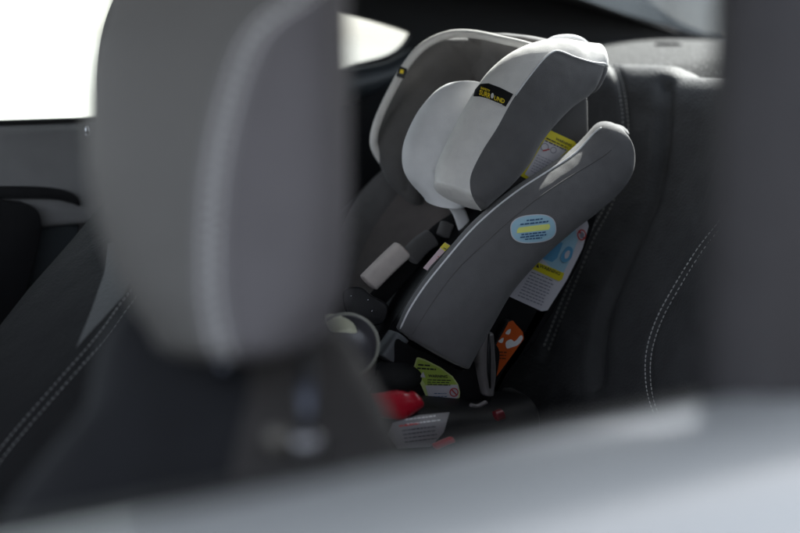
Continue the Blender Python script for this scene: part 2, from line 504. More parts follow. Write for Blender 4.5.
# -- roof, rear pillars, rear glass, shelf
rf = build('roof', *merge([
    slab([V((-0.05, 0.55, 1.40)), V((1.25, 0.50, 1.37)), V((1.25, 2.10, 1.37)), V((-0.05, 2.05, 1.40))], V((0, 0, 1)), 0.05, 0.01)]), 'car_paint', car)
build('headliner', *slab([V((-0.05, 0.52, 1.375)), V((1.27, 0.47, 1.345)), V((1.27, 2.12, 1.345)), V((-0.05, 2.07, 1.375))], V((0, 0, 1)), 0.022, 0), 'headliner', car, smooth=False)
G = [onX(575, -2, 1.6), onX(690, 38, 2.05)]            # far edge of the rear glass
g0, g1 = G
gs = (g1 - g0) / (g1.x - g0.x)
g_front = g0 + gs * (1.27 - g0.x)
def mir(p): return V((p.x, 2.6 - p.y, p.z))
build('rear_pillar', *merge([slab([g_front, g0, g1, V((2.6, 2.09, 1.10)), V((2.6, YF + .03, 1.10)), V((2.05, YF + .03, 1.19)), V((1.6, YF + .03, 1.285)), V((1.24, YF + .03, 1.36))], V((0, 0, 1)), 0.003, 0)]), 'headliner', car, smooth=False)
build('rear_pillar', *merge([slab([mir(q) for q in [g_front, g0, g1, V((2.6, 2.09, 1.10)), V((2.6, YF + .03, 1.10)), V((2.05, YF + .03, 1.19)), V((1.6, YF + .03, 1.285)), V((1.24, YF + .03, 1.36))]], V((0, 0, 1)), 0.003, 0)]), 'headliner', car, smooth=False)
build('rear_window', [g_front + V((-.02, .012, -.001)), g1 + V((.04, .012, -.001)), mir(g1) + V((.04, -.012, -.001)), mir(g_front) + V((-.02, -.012, -.001))], [(0, 1, 2, 3)], 'tinted_glass', car, smooth=False)
# shelf: gently rising, soft, fine grid
vs = []; fs = []; NX, NY = 50, 90
for i in range(NX):
    for j in range(NY):
        u = i / (NX - 1); y = 0.5 + (2.09 - 0.5) * j / (NY - 1); x = 1.49 + u * 0.58
        z = 1.118 + 0.062 * (1 - (1 - u) ** 2) + 0.022 / (1 + math.exp(-(y - 1.59) / 0.012)) * (1 - u) + 0.006 * math.sin(y * 7) * (1 - u)
        z -= 0.030 * math.exp(-((y - 1.555) / 0.045) ** 2) * math.exp(-((u - 0.05) / 0.25) ** 2)
        z -= 0.02 * max(0, 1 - u / 0.06)
        vs.append(V((x, y, z)))
for i in range(NX - 1):
    for j in range(NY - 1): a = i * NY + j; fs.append((a, a + NY, a + NY + 1, a + 1))
shelf = build('parcel_shelf', vs, fs, 'carpet', car)
l = [p for p, q in castline([(655, 45.3), (670, 45.6), (682, 45.4)], [shelf], 10)]
if len(l) > 2: tube('shelf_slot', [q + V((0, 0, .001)) for q in l], 0.0045, 'trim_black', shelf)
build('tail_panel', *box(2.06, 2.6, 0.5, 2.10, 0.9, 1.165, 0.01), 'car_paint', car)
# -- floor, bulkhead, tail wall and near body keep the cabin closed
build('cabin_floor', *box(-0.8, 2.6, 0.36, 2.2, 0.22, 0.26, 0), 'trim_black', car, smooth=False)
build('dashboard', *box(-0.85, -0.6, 0.42, 2.15, 0.26, 0.98, 0.03), 'trim_black', car)
build('boot_wall', *box(1.62, 1.66, 0.5, 2.1, 0.26, 1.10, 0), 'trim_black', car, smooth=False)
# -- near door: outer skin swept along the car
nd = [(0.500, 1.020), (0.470, 1.034), (0.445, 1.0365), (0.415, 1.034), (0.385, 1.022), (0.362, 1.000), (0.345, 0.960), (0.325, 0.86), (0.315, 0.70), (0.33, 0.45), (0.36, 0.30), (0.50, 0.30)]
n = len(nd); vs = []; fs = []
P3 = [V((0, a + 0.085, b - 0.053)) for a, b in nd]
q3 = [cr(P3[:-1], k / 50) for k in range(51)] + [P3[-1]]
n = len(q3)
xs = [-0.8 + 0.05 * i for i in range(32)]
for x in xs:
    bow = 0.012 * ((x - 0.1)) ** 2 / 0.5
    vs += [V((x, q.y + bow, q.z)) for q in q3]
for i in range(len(xs) - 1):
    for j in range(n):
        a = i * n + j; b = i * n + (j + 1) % n; fs.append((a, b, b + n, a + n))
fs += [tuple(range(n)), tuple(reversed(range((len(xs) - 1) * n, len(xs) * n)))]
ndoor = build('driver_door', vs, fs, 'car_paint', car)
build('window_seal', *box(-0.75, 0.74, 0.566, 0.60, 0.955, 0.974, 0.004), 'rubber', ndoor)
build('door_lining', *box(-0.75, 0.74, 0.585, 0.62, 0.30, 0.95, 0.012), 'trim_grey', ndoor)
# rear quarter body behind the door, near side
build('rear_fender', *box(0.80, 2.6, 0.42, 0.49, 0.30, 1.0, 0.03), 'car_paint', car)
build('rear_side_lining', *box(0.76, 1.62, 0.50, 0.53, 0.30, 1.10, 0.01), 'trim_black', car)
# -- near centre pillar
bp = [V((x_ + 0.063, y_ + 0.065, 0.94)) for x_, y_ in [(0.512, 0.495), (0.526, 0.470), (0.56, 0.455), (0.70, 0.452), (0.78, 0.46), (0.78, 0.53), (0.56, 0.53), (0.52, 0.52)]]
build('centre_pillar', *slab(bp, V((0.03, 0.03, 0.36)).normalized(), 0.44, 0.008, 3), 'pillar_paint', car)

# ================================================================== REAR SEAT
rs = root('rear_seat', (1.2, 1.3, 0.26), 'dark charcoal leather rear seat with pale stitching behind the child seat', 'rear seat')
PR = [V(p) for p in [(1.205, 0, 0.55), (1.245, 0, 0.66), (1.30, 0, 0.78), (1.345, 0, 0.88), (1.39, 0, 0.98), (1.425, 0, 1.06), (1.440, 0, 1.095), (1.458, 0, 1.117), (1.485, 0, 1.128), (1.52, 0, 1.126), (1.56, 0, 1.10), (1.57, 0, 1.0)]]
vs = []; fs = []; NS, NYY = 170, 300
y0, y1 = 0.56, 2.06
for i in range(NS):
    q = cr(PR, i / (NS - 1))
    for j in range(NYY):
        y = y0 + (y1 - y0) * j / (NYY - 1)
        # bolster between the two bucket backs stands taller
        hz = 0.016 / (1 + math.exp(-(y - 1.565) / 0.009)) * (1 / (1 + math.exp((y - 1.95) / 0.02)))
        k = max(0, (q.z - 0.62) / 0.5) ** 2
        bol = 0.018 * math.exp(-((y - 1.32) / 0.06) ** 2)
        vs.append(V((q.x - bol, y, q.z + hz * k)))
for i in range(NS - 1):
    for j in range(NYY - 1): a = i * NYY + j; fs.append((a, a + NYY, a + NYY + 1, a + 1))
S1 = [(611, 60), (620, 85), (625, 125), (622, 165), (608, 205), (592, 235), (575, 275), (560, 312), (545, 350)]
S2 = [(665, 84), (664, 110), (660, 160), (650, 205), (632, 245), (612, 290), (600, 330), (596, 380)]
S3 = [(745, 96), (722, 140), (708, 180), (696, 215)]
S4 = [(738, 198), (722, 222), (700, 250), (678, 285), (660, 318), (650, 348), (648, 375), (652, 402), (664, 432)]
vv, ff = vs, fs
for seams, dep, wid in (([S1], .007, .008), ([S2], .016, .014), ([S3], .004, .006), ([S4], .006, .007)):
    t = object(); BV[t] = BVHTree.FromPolygons(vv, ff)
    vv = crease(vv, ff, [[p for p, _ in castline(s, [t], 300)] for s in seams], dep, wid); del BV[t]
rback = build('backrest', vv, ff, 'rear_leather', rs)
stitches('stitching', [[(a + 3.5, b + 1) for a, b in S1], [(a - 2.2, b - 1) for a, b in S1]], [rback], 'pale_thread', rback, r=0.00065)
stitches('stitching', [[(a - 2.6, b - 1) for a, b in S4], [(a + 2.6, b + 1) for a, b in S4]], [rback], 'pale_thread', rback, r=0.0007)
build('seat_cushion', *merge([loft([(V((0.80, 0.60, 0.52)), V((1.28, 0.60, 0.50)), .09), (V((0.80, 1.3, 0.52)), V((1.28, 1.3, 0.50)), .09), (V((0.80, 2.02, 0.52)), V((1.28, 2.02, 0.50)), .09)], e=4, bdir=V((0, 0, 1)), cap=0.1)]), 'seat_leather', rs)

# ================================================================== PASSENGER SEAT
ps = root('passenger_seat', (0.45, 1.75, 0.26), 'black leather front passenger seat with pale double stitching and a light grey shoulder patch', 'car seat')
Lr = [(150, 190, 1.95), (110, 231, 1.90), (78, 266, 1.84), (42, 306, 1.78), (2, 356, 1.72), (-50, 415, 1.66), (-90, 470, 1.62), (-110, 560, 1.6)]
Rr_ = [(262, 232, 1.58), (252, 275, 1.52), (240, 330, 1.46), (215, 380, 1.42), (180, 430, 1.40), (150, 480, 1.38), (120, 540, 1.36), (100, 600, 1.35)]
P1 = [(139, 255), (137, 285), (121, 309), (96, 343), (62, 382), (22, 428), (-2, 458), (-30, 500)]
P2 = [(110, 244), (106, 272), (92, 310), (74, 352)]
P3_ = [(131, 268), (123, 297), (100, 325), (74, 352), (45, 385), (18, 414), (-12, 452), (-40, 492)]
pb = seamed('backrest', loft([(W(a[0], a[1], a[2] + .06), W(b[0], b[1], b[2] + .12), 0.075) for a, b in zip(Lr, Rr_)], e=2.6, cap0=0.35, cap1=0, N=150, M=110), [P1, P2, P3_], 'seat_leather', ps, depth=0.006, width=0.008)
lab = Label('shoulder_patch', pb, [pb], label='light grey leather patch on the shoulder', lift=0.0005)
lab.poly([(108, 244), (124, 240), (137, 250), (134, 270), (124, 296), (101, 322), (76, 349), (92, 310), (105, 272)], 'leather_insert', 4); lab.done()
stitches('stitching', [[(a + 3.4, b + 2.4) for a, b in P1], [(a - 3.0, b - 2.2) for a, b in P1]], [pb], 'grey_thread', pb, r=0.00045)
build('seat_cushion', *loft([(V((-0.15, 1.42, 0.50)), V((-0.15, 1.98, 0.50)), .07), (V((0.15, 1.40, 0.50)), V((0.15, 2.0, 0.50)), .08), (V((0.45, 1.42, 0.46)), V((0.45, 1.98, 0.46)), .08)], e=3.5, bdir=V((0, 0, 1))), 'seat_leather', ps)
# head restraint of the passenger seat (hidden from here behind the driver's)
build('headrest', *loft([(W(140, -34, 1.66), W(250, -34, 1.60), .045), (W(112, 30, 1.66), W(262, 30, 1.58), .05), (W(104, 90, 1.66), W(262, 90, 1.58), .05), (W(112, 150, 1.66), W(258, 150, 1.58), .045)], e=3, cap=0.3), 'seat_leather', ps)

# ================================================================== DRIVER SEAT
ds = root('driver_seat', (0.35, 0.85, 0.26), 'blurred grey leather driver seat with tall headrest nearest the open window', 'car seat')
D0 = 0.86
L = [(150, -95), (132, -40), (120, 20), (106, 62), (101, 110), (102, 165), (109, 208), (124, 250), (142, 284), (178, 325)]
Rt = [(322, -95), (336, -40), (338, 20), (340, 62), (341, 110), (341, 165), (340, 215), (336, 262), (328, 300), (312, 330)]
st = []
for (a, b), (c, d) in zip(L, Rt):
    st.append((W(a, b, D0 + 0.055), W(c, d, D0 - 0.010), 0.048))
hb = [(345, -36), (300, 0), (270, 20), (248, 50), (228, 110), (216, 170), (211, 230), (211, 290), (218, 335), (226, 358)]
hb2 = [V((a, b, 0)) for a, b in hb]
def bandx(py):
    if py < 0: return 300 - py * 0.3
    for (a, b), (c, d) in zip(hb, hb[1:]):
        if b <= py <= d: return a + (c - a) * (py - b) / (d - b)
    return 226
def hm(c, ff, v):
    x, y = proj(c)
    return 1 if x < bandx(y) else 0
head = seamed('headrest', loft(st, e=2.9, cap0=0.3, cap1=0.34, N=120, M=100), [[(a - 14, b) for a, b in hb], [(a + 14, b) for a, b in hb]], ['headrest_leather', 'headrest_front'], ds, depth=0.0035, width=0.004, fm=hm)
lab = Label('seam_band', head, [head], label='lighter stitched band down the headrest', lift=0.0004)
sp = [cr(hb2, k / 24) for k in range(25)]
lab.poly([(q.x - 14, q.y) for q in sp] + [(q.x + 14, q.y) for q in reversed(sp)], 'headrest_band', 9); lab.done()
stitches('stitching', [[(a - 6, b) for a, b in hb], [(a + 6, b) for a, b in hb]], [head], 'pale_thread', head, length=0.005, r=0.0007)
# posts and collars
for (a, b, c, d_, w0, w1) in ((307, 350, 307, 438, 0.865, 0.842), (222, 345, 224, 385, 0.90, 0.90)):
    tube('headrest_post', [W(a, b, w0), W((a + c) / 2, (b + d_) / 2, (w0 + w1) / 2), W(c, d_, w1)], 0.0050, 'brushed_steel', head)
q = W(307, 443, 0.840); up = V((0.1, 0.05, 1)).normalized()
tube('post_collar', [q - up * .008, q - up * .004, q, q + up * .004, q + up * .006], 0.0088, 'collar_metal', head)
q = W(279, 438, 0.850)
tube('release_button', [q - up * .008, q - up * .004, q, q + up * .004, q + up * .006], 0.0080, 'collar_beige', head)
Lb = [(190, 318, 1.02), (140, 322, 1.0), (104, 352, .97), (94, 390, .95), (84, 428, .93), (50, 468, .91), (8, 520, .89), (-40, 590, .87)]
Rb = [(300, 330, 1.0), (345, 362, .98), (368, 385, .96), (384, 410, .94), (396, 436, .92), (410, 470, .90), (424, 520, .88), (440, 600, .86)]
DS1 = [(150, 326), (118, 352), (108, 392), (98, 432), (62, 474), (20, 526)]
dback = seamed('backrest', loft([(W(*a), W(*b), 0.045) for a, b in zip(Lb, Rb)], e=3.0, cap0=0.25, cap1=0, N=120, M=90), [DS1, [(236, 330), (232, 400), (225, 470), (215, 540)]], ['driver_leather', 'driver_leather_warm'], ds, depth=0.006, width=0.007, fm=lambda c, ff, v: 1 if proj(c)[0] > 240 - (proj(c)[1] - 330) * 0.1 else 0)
build('seat_cushion', *loft([(V((-0.25, 0.62, 0.50)), V((-0.25, 1.10, 0.50)), .07), (V((0.05, 0.60, 0.50)), V((0.05, 1.12, 0.50)), .08), (V((0.35, 0.62, 0.46)), V((0.35, 1.10, 0.46)), .08)], e=3.5, bdir=V((0, 0, 1))), 'seat_leather', ds)

# ================================================================== CHILD SEAT
cs = root('child_car_seat', (1.05, 1.68, 0.60), 'grey padded child car seat with white head pillow, standing on the rear seat', 'child seat')
YN = 1.45
# ---- hard shell behind the padding
sh = [(395, 335), (404, 352), (400, 372), (404, 392), (420, 404), (440, 408), (462, 404), (480, 408), (500, 398), (512, 375), (536, 345), (556, 313), (583, 262), (598, 222), (606, 190), (603, 160), (592, 140), (572, 160), (500, 206), (440, 268)]
shell = build('shell', *slab([onY(a, b, YN + .035) for a, b in sh], V((0, 1, 0)), 0.42, 0.012), 'black_plastic', cs)
# the shell must not block the open seat: replaced by two side plates and a back
bpy.data.objects.remove(shell); 
shell = build('shell', *merge([slab([onY(a, b, YN + .035) for a, b in sh], V((0, 1, 0)), 0.03, 0.010),
    slab([onY(a, b, YN + .035) + V((0.02, 0.36, 0)) for a, b in sh if b > 165 and a < 600], V((0, 1, 0)), 0.03, 0.010),
    slab([onY(a, b, YN + .035) for a, b in [(603, 190), (592, 220), (548, 315), (512, 375), (500, 398), (488, 394), (500, 370), (535, 308), (580, 215), (592, 188)]], V((0, 1, 0)), 0.40, 0.006)]), 'black_plastic', cs)
# ---- upper back shell column that carries the head support
colm = build('back_column', *slab([onY(a, b, YN + .065) for a, b in [(495, 186), (515, 204), (550, 186), (575, 168), (592, 145), (591, 95), (582, 84), (560, 84), (530, 120), (505, 150)]], V((0, 1, 0)), 0.24, 0.012), 'column_fabric', cs)
# ---- near side wing
Lw = [(613, 124), (607, 121.5), (599, 124), (588, 136), (572, 151), (545, 169), (520, 185), (495, 204), (470, 227), (445, 256), (425, 281), (409, 305), (398, 328)]
Rw = [(624, 136), (629, 149), (630.5, 162), (627, 177), (616, 193), (596, 211), (570, 231), (546, 252), (526, 272), (508, 294), (493, 320), (480, 343), (467, 367)]
wl = []
for i, ((a, b), (c, d)) in enumerate(zip(Lw, Rw)):
    wl.append((onY(a, b, YN + 0.030), onY(c, d, YN + 0.0), (0.020, 0.030, 0.034)[i] if i < 3 else 0.036))
W1 = [(612, 149), (602, 157), (557, 185), (520, 212), (485, 243), (457, 270), (432, 303), (410, 338)]
wing = seamed('side_wing', loft(wl, e=2.4, cap0=0.5, cap1=0.10, N=200, M=110, bdir=V((0.25, 1, 0))), [W1], 'grey_knit', cs, depth=0.0030, width=0.0035, label='near side wing with oval sticker')
sil = [(600, 126), (592, 132), (573, 152), (545, 170.5), (520, 186.5), (495, 205.5), (470, 228.5), (445, 257.5), (425, 282.5), (409, 306.5), (399, 327)]
surf_tube('piping_highlight', [(a + 1.5, b + 2.0) for a, b in sil], [wing], 0.0014, 'silver_piping', wing, lift=0.0006)
surf_tube('seam', W1, [wing], 0.0008, 'grey_knit_inner', wing, lift=0.0002)
# ---- far side wing and seat inner
Lf = [(452, 122), (410, 158), (385, 173), (362, 196), (345, 226), (335, 255), (330, 290), (332, 330)]
Rf = [(470, 160), (436, 186), (412, 200), (392, 222), (374, 252), (362, 280), (356, 308), (356, 340)]
fwing = seamed('side_wing', loft([(onY(*a, 1.86), onY(*b, 1.80), 0.03) for a, b in zip(Lf, Rf)], e=2.6, cap=0.2, N=120, M=70), [[(430, 160), (402, 178), (380, 202), (362, 236), (352, 270), (347, 300)]], 'grey_knit_lit', cs, depth=0.003, width=0.004, label='far side wing seen from inside')
inner = [(452, 160), (418, 172), (395, 198), (372, 232), (358, 270), (350, 310)]
inner2 = [(520, 196), (492, 226), (470, 250), (448, 272), (420, 300), (398, 332)]
seatb = build('seat_back_pad', *loft([(onY(*a, 1.82), onY(*b, 1.66), 0.028) for a, b in zip(inner, inner2)], e=3.4, cap=0.05, N=110, M=80), 'brown_knit', cs)
cen = build('seat_liner', *loft([(onY(*a, 1.70), onY(*b, 1.52), 0.03) for a, b in zip([(478, 196), (455, 222), (430, 250), (405, 280), (380, 315), (368, 350)], [(545, 200), (520, 225), (490, 255), (460, 290), (430, 330), (415, 370)])], e=3, cap=0.05, N=110, M=80), 'black_plastic', cs)
# harness
def pad(name, px, y_, w, t, m, parent, e=2.8, lbl=None, cap=0.3):
    """flat padded strip along a pixel centre line, w = half width in pixels"""
    q = [V((a, b, 0)) for a, b in px]; stt = []
    for k in range(len(px)):
        d = (q[min(k + 1, len(q) - 1)] - q[max(k - 1, 0)]).normalized(); nn = V((-d.y, d.x, 0)) * w
        stt.append((onY(q[k].x + nn.x, q[k].y + nn.y, y_), onY(q[k].x - nn.x, q[k].y - nn.y, y_), t))
    return build(name, *loft(stt, e=e, cap=cap, N=40, M=40), m, parent, label=lbl)
hs = pad('harness_strap', [(466, 216), (440, 232), (415, 258), (390, 285), (360, 318)], 1.63, 9, 0.003, 'webbing', cs)
pad('harness_pad', [(402, 250), (386, 265), (369, 282)], 1.60, 9.5, 0.009, 'beige_pad', hs, e=4, lbl='pale beige harness pad', cap=0.25)
pad('harness_pad', [(431, 238), (420, 246), (410, 257)], 1.60, 9, 0.009, 'grey_knit_inner', hs, e=3, lbl='dark grey harness pad')
pad('harness_pad', [(447, 224), (443, 235)], 1.61, 6, 0.007, 'grey_knit_inner', hs, e=3)
cl = build('buckle', *slab([W(a, b, 1.82) for a, b in smooth_poly([(344, 290), (360, 287), (372, 296), (388, 306), (382, 324), (358, 324), (345, 310)], 4)], F, 0.022, 0.005), 'black_plastic', hs)
for a, b in ((368, 300), (372, 311), (351, 296)):
    tube('rivet', [W(a, b, 1.812), W(a, b, 1.826)], 0.0022, 'chrome', cl)
pad('pillow_tab', [(452, 202), (459, 212), (464, 226)], 1.60, 6.5, 0.004, 'white_knit', cs, e=2.5, cap=0.8)
# grey arm that joins wing and seat front
pad('armrest', [(398, 336), (390, 348), (384, 357)], YN + 0.02, 8.5, 0.014, 'grey_plastic', cs, e=3.2, cap=0.25)
build('seat_front', *loft([(W(405, 350, 1.84), W(412, 392, 1.80), .03), (W(385, 362, 1.80), W(398, 398, 1.76), .03), (W(360, 378, 1.76), W(366, 404, 1.74), .03), (W(335, 384, 1.74), W(340, 408, 1.72), .03)], e=2.8, cap=0.3), 'webbing', cs)
# ---- lower near side cheek that carries the lime label
ck = [(398, 338), (412, 347), (432, 356), (462, 370), (474, 360), (492, 344), (500, 352), (497, 376), (489, 398), (470, 405), (440, 407), (418, 404), (404, 396), (398, 376), (393, 352)]
cheek = build('lower_shell', *slab([onY(a, b, YN + .006) for a, b in smooth_poly(ck, 4)], V((0, 1, 0)), 0.05, 0.007, 4), 'black_plastic', cs)
# base
base = build('base', *loft([(W(352, 404, 1.72), W(362, 450, 1.72), .05), (W(410, 398, 1.76), W(410, 455, 1.76), .07), (W(470, 398, 1.84), W(470, 460, 1.84), .07), (W(520, 392, 1.90), W(520, 455, 1.9), .06)], e=3.4, cap=0.2, bdir=V((.2, 1, 0))), 'trim_black', cs)
rh = build('recline_handle', *loft([(W(356, 394, 1.68), W(362, 414, 1.68), .014), (W(378, 392, 1.69), W(384, 418, 1.69), .018), (W(398, 390, 1.70), W(402, 420, 1.70), .020), (W(408, 392, 1.705), W(422, 408, 1.705), .017)], e=2.6, cap=0.5, N=60, M=40), 'red_plastic', cs)
rp = build('base_trim', *slab([onY(a, b, YN + .012) for a, b in [(421, 404), (452, 404), (452, 440), (432, 449), (425, 430), (408, 426), (398, 420)]], V((0, 1, 0)), 0.03, 0.004), 'dark_red_plastic', cs)
lab = Label('instruction_label', base, [rp, base], label='grey printed label under the red handle')
A_ = affine((396, 424), (0.99, -0.12), (-0.25, -0.95))
lab.poly([(393, 423), (418, 416), (449, 413), (443, 432), (430, 446), (398, 448), (388, 434)], 'label_grey', 6)
lab.lines(A_, 10, 2, 34, 2, 4.5, 1.1, 'ink_white'); lab.lines(A_, 4, -8, 38, 4, 3.8, 0.9, 'ink'); lab.lines(A_, 2, -3.5, 24, 1, 3, 1.4, 'ink_red'); lab.done()
pad('base_tab', [(435, 446), (444, 442), (452, 439)], 1.35, 2.6, 0.006, 'red_plastic', cs, lbl='small red tab at the foot of the base')
pad('base_button', [(496, 416), (502, 414)], 1.37, 5, 0.006, 'dark_red_plastic', cs)
pad('belt_clip', [(471, 405), (478, 406), (486, 402)], 1.37, 1.8, 0.003, 'lever_plastic', cs)
# belt guide lever and orange label
lev = build('belt_lever', *merge([loft([(onY(481, 336, YN), onY(492, 334, YN), .010), (onY(474, 352, YN), onY(493, 350, YN), .012), (onY(477, 368, YN), onY(494, 372, YN), .012), (onY(482, 392, YN), onY(492, 394, YN), .010)], e=2.4, N=40, M=30)]), 'lever_plastic', cs)
tube('belt_rib', [onY(489, 334, YN - .013), onY(489, 352, YN - .015), onY(489, 372, YN - .015), onY(490, 388, YN - .012)], 0.0028, 'black_plastic', lev)
opl = [(491, 352), (507, 321), (512, 320), (523, 331), (524, 340), (497, 377), (492, 380), (490, 376)]
oc = build('belt_path_panel', *slab([onY(a, b, YN + .022) for a, b in opl], V((0, 1, 0)), 0.016, 0.002), 'black_plastic', cs)
lab = Label('belt_path_label', oc, [oc], label='orange belt path label with white pictures')
lab.poly([(492, 352), (508, 322), (512, 321), (522, 332), (523, 339), (496, 376), (493, 378), (491.5, 374)], 'label_orange', 6)
lab.poly(smooth_poly([(505, 342), (510, 339), (514, 341), (520, 335), (522, 338), (518, 344), (511, 347), (506, 348)], 4), 'ink_white', 5)
for a, b, r in ((507, 331.5, 2.6), (500, 340, 2.4), (494.5, 348.5, 1.8)):
    lab.poly(smooth_poly([(a - r, b + r * .6), (a, b - r * .7), (a + r * 1.1, b - r), (a + r * .5, b + r)], 3), 'ink_white', 5)
AO = affine((0, 0), (0.97, 0.22), (0.22, -0.97))
lab.lines(affine((497, 352), (0.97, 0.05), (0.1, -0.97)), 1, 0, 9, 3, 3.2, 1.0, 'label_black'); lab.done()

# ---- long information label on the shell, seen below the wing
lab = Label('warning_label', shell, [shell], label='long white and blue label with yellow warning stripe')
ax = V((0.93, 0.37)).normalized(); 
LA = affine((552, 262), (0.92, 0.36), (0.40, -0.90))     # x along print, y up the label
def q4(x0, x1, y0, y1): return [LA(x0, y0), LA(x1, y0), LA(x1, y1), LA(x0, y1)]
lab.poly([(586, 219), (588, 226), (582, 248), (566, 280), (547, 310), (541, 311), (508, 296), (507, 292), (532, 260), (562, 232)], 'label_white', 5)
lab.poly([(541, 258), (562, 234), (574, 226), (577, 240), (570, 258), (563, 272), (553, 270)], 'label_blue', 5)
lab.poly([(541, 258), (556, 240), (562, 243), (556, 258), (551, 262)], 'label_midblue', 5)
lab.poly([(534, 261), (553, 268.5), (563, 273), (561, 279), (558, 281), (532, 269), (529.5, 267)], 'label_yellow', 5)
lab.text('WARNING', affine((537, 266.5), (0.92, 0.37), (0.37, -0.92)), 1, 0, 4.6, 'ink', sx=1.0)
lab.poly([(534.6, 266.5), (536.8, 263.0), (537.6, 268)], 'ink', 5)
lab.lines(affine((530, 271), (0.92, 0.38), (0.38, -0.92)), 0, -1, 28, 1, 2, 0.7, 'ink')
lab.lines(affine((529, 272.5), (0.92, 0.38), (0.50, -0.87)), 0, -3, 27, 8, 3.3, 1.1, 'ink_grey', jit=0.1)
lab.poly(smooth_poly([(561, 252), (566, 246), (571, 249), (569, 258), (562, 262), (559, 258)], 4), 'label_midblue', 5)
lab.poly(smooth_poly([(563, 253), (566.5, 250), (568, 252), (566, 257), (563, 258)], 4), 'label_white', 5)
lab.ring((579.5, 234.5), 4.2, 5.6, 'ink_red', ax=(0.75, -0.35), ay=(0.3, 0.95))
lab.poly([(576.2, 231.5), (577.6, 230), (583, 238), (581.4, 239.4)], 'ink_red', 5)
lab.poly(smooth_poly([(579, 231.5), (581.6, 234), (580, 238), (577.5, 236)], 4), 'ink_grey', 5)
lab.done()

# ---- yellow and white label on the column between head wing and side wing
lab = Label('warning_label', colm, [colm], label='yellow bordered white label beside the head wing')
lab.poly([(520, 176), (521, 173), (545, 130), (547, 129), (574, 141.5), (577, 146), (546, 172), (526, 179)], 'label_yellow', 5)
lab.poly([(524, 174), (544, 139.5), (567, 150), (540, 174), (528, 177)], 'label_white', 5)
LY = affine((547, 134.5), (0.90, 0.42), (0.42, -0.90))
lab.text('WARNING', LY, 9, -1.5, 3.6, 'ink'); 
lab.lines(LY, 0, -4.4, 24, 2, 2.8, 1.1, 'ink', jit=0.1); 
lab.ring((543.5, 147), 3.4, 4.2, 'ink_grey', ax=(.9, .4), ay=(-.4, .9)); lab.ring((552, 150), 2.6, 3.3, 'ink_grey', ax=(.9, .4), ay=(-.4, .9))
lab.poly([(541, 150), (548, 148.5), (548.3, 149.6), (541.3, 151.4)], 'ink_red', 5)
lab.lines(affine((536, 155), (0.90, 0.42), (0.42, -0.90)), 0, 0, 18, 7, 2.9, 0.6, 'ink_grey', jit=0.4, word=(1.0, 3.0)); lab.done()

# ---- pink and yellow label inside the seat
tagp = build('tag_panel', *slab([W(a, b, 1.85) for a, b in [(423, 268), (445, 242), (458, 250), (440, 278)]], F, 0.004, 0.0008), 'label_pink', cs, label='pink and yellow tag inside the seat')
lab = Label('tag_print', tagp, [tagp], lift=0.0005)
lab.poly([(440, 247.5), (444.5, 242.5), (457, 250), (451, 256)], 'label_yellow', 6)
lab.lines(affine((438, 256), (0.86, 0.5), (0.5, -0.86)), 0, -1, 11, 5, 3.0, 0.9, 'ink_red', jit=0.5, word=(1, 2.5))
lab.lines(affine((444, 247), (0.86, 0.5), (0.5, -0.86)), 0, -1.5, 9, 1, 2, 1.0, 'ink', jit=0.1); lab.done()

# ---- oval blue sticker on the wing
lab = Label('oval_sticker', wing, [wing], label='pale blue oval sticker with yellow bar')
cx, cy = 532.8, 229; dx, dy = V((0.99, -0.10)), V((0.10, 0.99))
def ov(rx, ry, p=2.6, n=40):
    out = []
    for k in range(n):
        a = 2 * math.pi * k / n; c, s = math.cos(a), math.sin(a)
        x = rx * math.copysign(abs(c) ** (2 / p), c); y = ry * math.copysign(abs(s) ** (2 / p), s)
        out.append((cx + dx.x * x + dy.x * y, cy + dx.y * x + dy.y * y))
    return out
lab.poly(ov(23.0, 14.2), 'label_white', 4); lab.poly(ov(22.0, 13.3), 'label_blue', 4)
OA = affine((cx, cy), (0.99, -0.12), (0.12, -0.99))
lab.poly([OA(x, y) for x, y in [(-16.5, -2.6), (15.5, -2.6), (16.8, 0), (15.5, 3.2), (-15, 3.0), (-16.6, 0.5)]], 'label_lemon', 4)
lab.lines(OA, -8, 8.3, 16, 1, 2.6, 1.4, 'ink_blue', jit=0); lab.lines(OA, -14, 5.0, 28, 1, 2.6, 1.5, 'ink_blue', jit=0)
lab.lines(OA, -12, -5.4, 25, 1, 2.6, 1.4, 'ink_blue', jit=0); lab.lines(OA, -13, -8.0, 26, 1, 2.6, 1.4, 'ink_blue', jit=0); lab.lines(OA, -8, -10.5, 17, 1, 2.6, 1.2, 'ink_blue', jit=0)
lab.done()

# ---- lime label on the cheek
lab = Label('recline_label', cheek, [cheek], label='lime green and white shield shaped label')
o_ = [(416, 357.5), (418, 357), (425, 359.5), (440, 367), (452, 376), (457.5, 384), (459.5, 392), (459, 397), (456, 399.2), (430, 400), (426, 398), (421, 386), (413, 370), (413, 367)]
lab.poly(o_, 'label_lime_pale', 4)
i_ = [(417, 358.8), (425, 361), (440, 368.5), (451, 377), (456, 384), (424.5, 384.5), (420, 377), (414.5, 368)]
lab.poly(i_, 'label_lime', 4)
lab.poly([(424.5, 385.2), (456.8, 384.4), (458, 392), (457.6, 396.5), (455.5, 398), (430.5, 398.8), (427.6, 397)], 'label_white', 4)
LI = affine((416, 366), (0.99, 0.07), (0.0, -1))
lab.lines(LI, 1, 1.0, 13, 1, 3, 1.5, 'ink', jit=0, word=(5, 6)); lab.lines(LI, 0, -2.4, 19, 1, 3, 1.5, 'ink', jit=0)
lab.text('WARNING', affine((427, 376.5), (0.99, 0.05), (0, -1)), 0, 0, 4.0, 'ink')
lab.lines(affine((426, 379.6), (0.99, 0.03), (0, -1)), 0, 0, 24, 3, 2.3, 0.9, 'ink', jit=0.08)
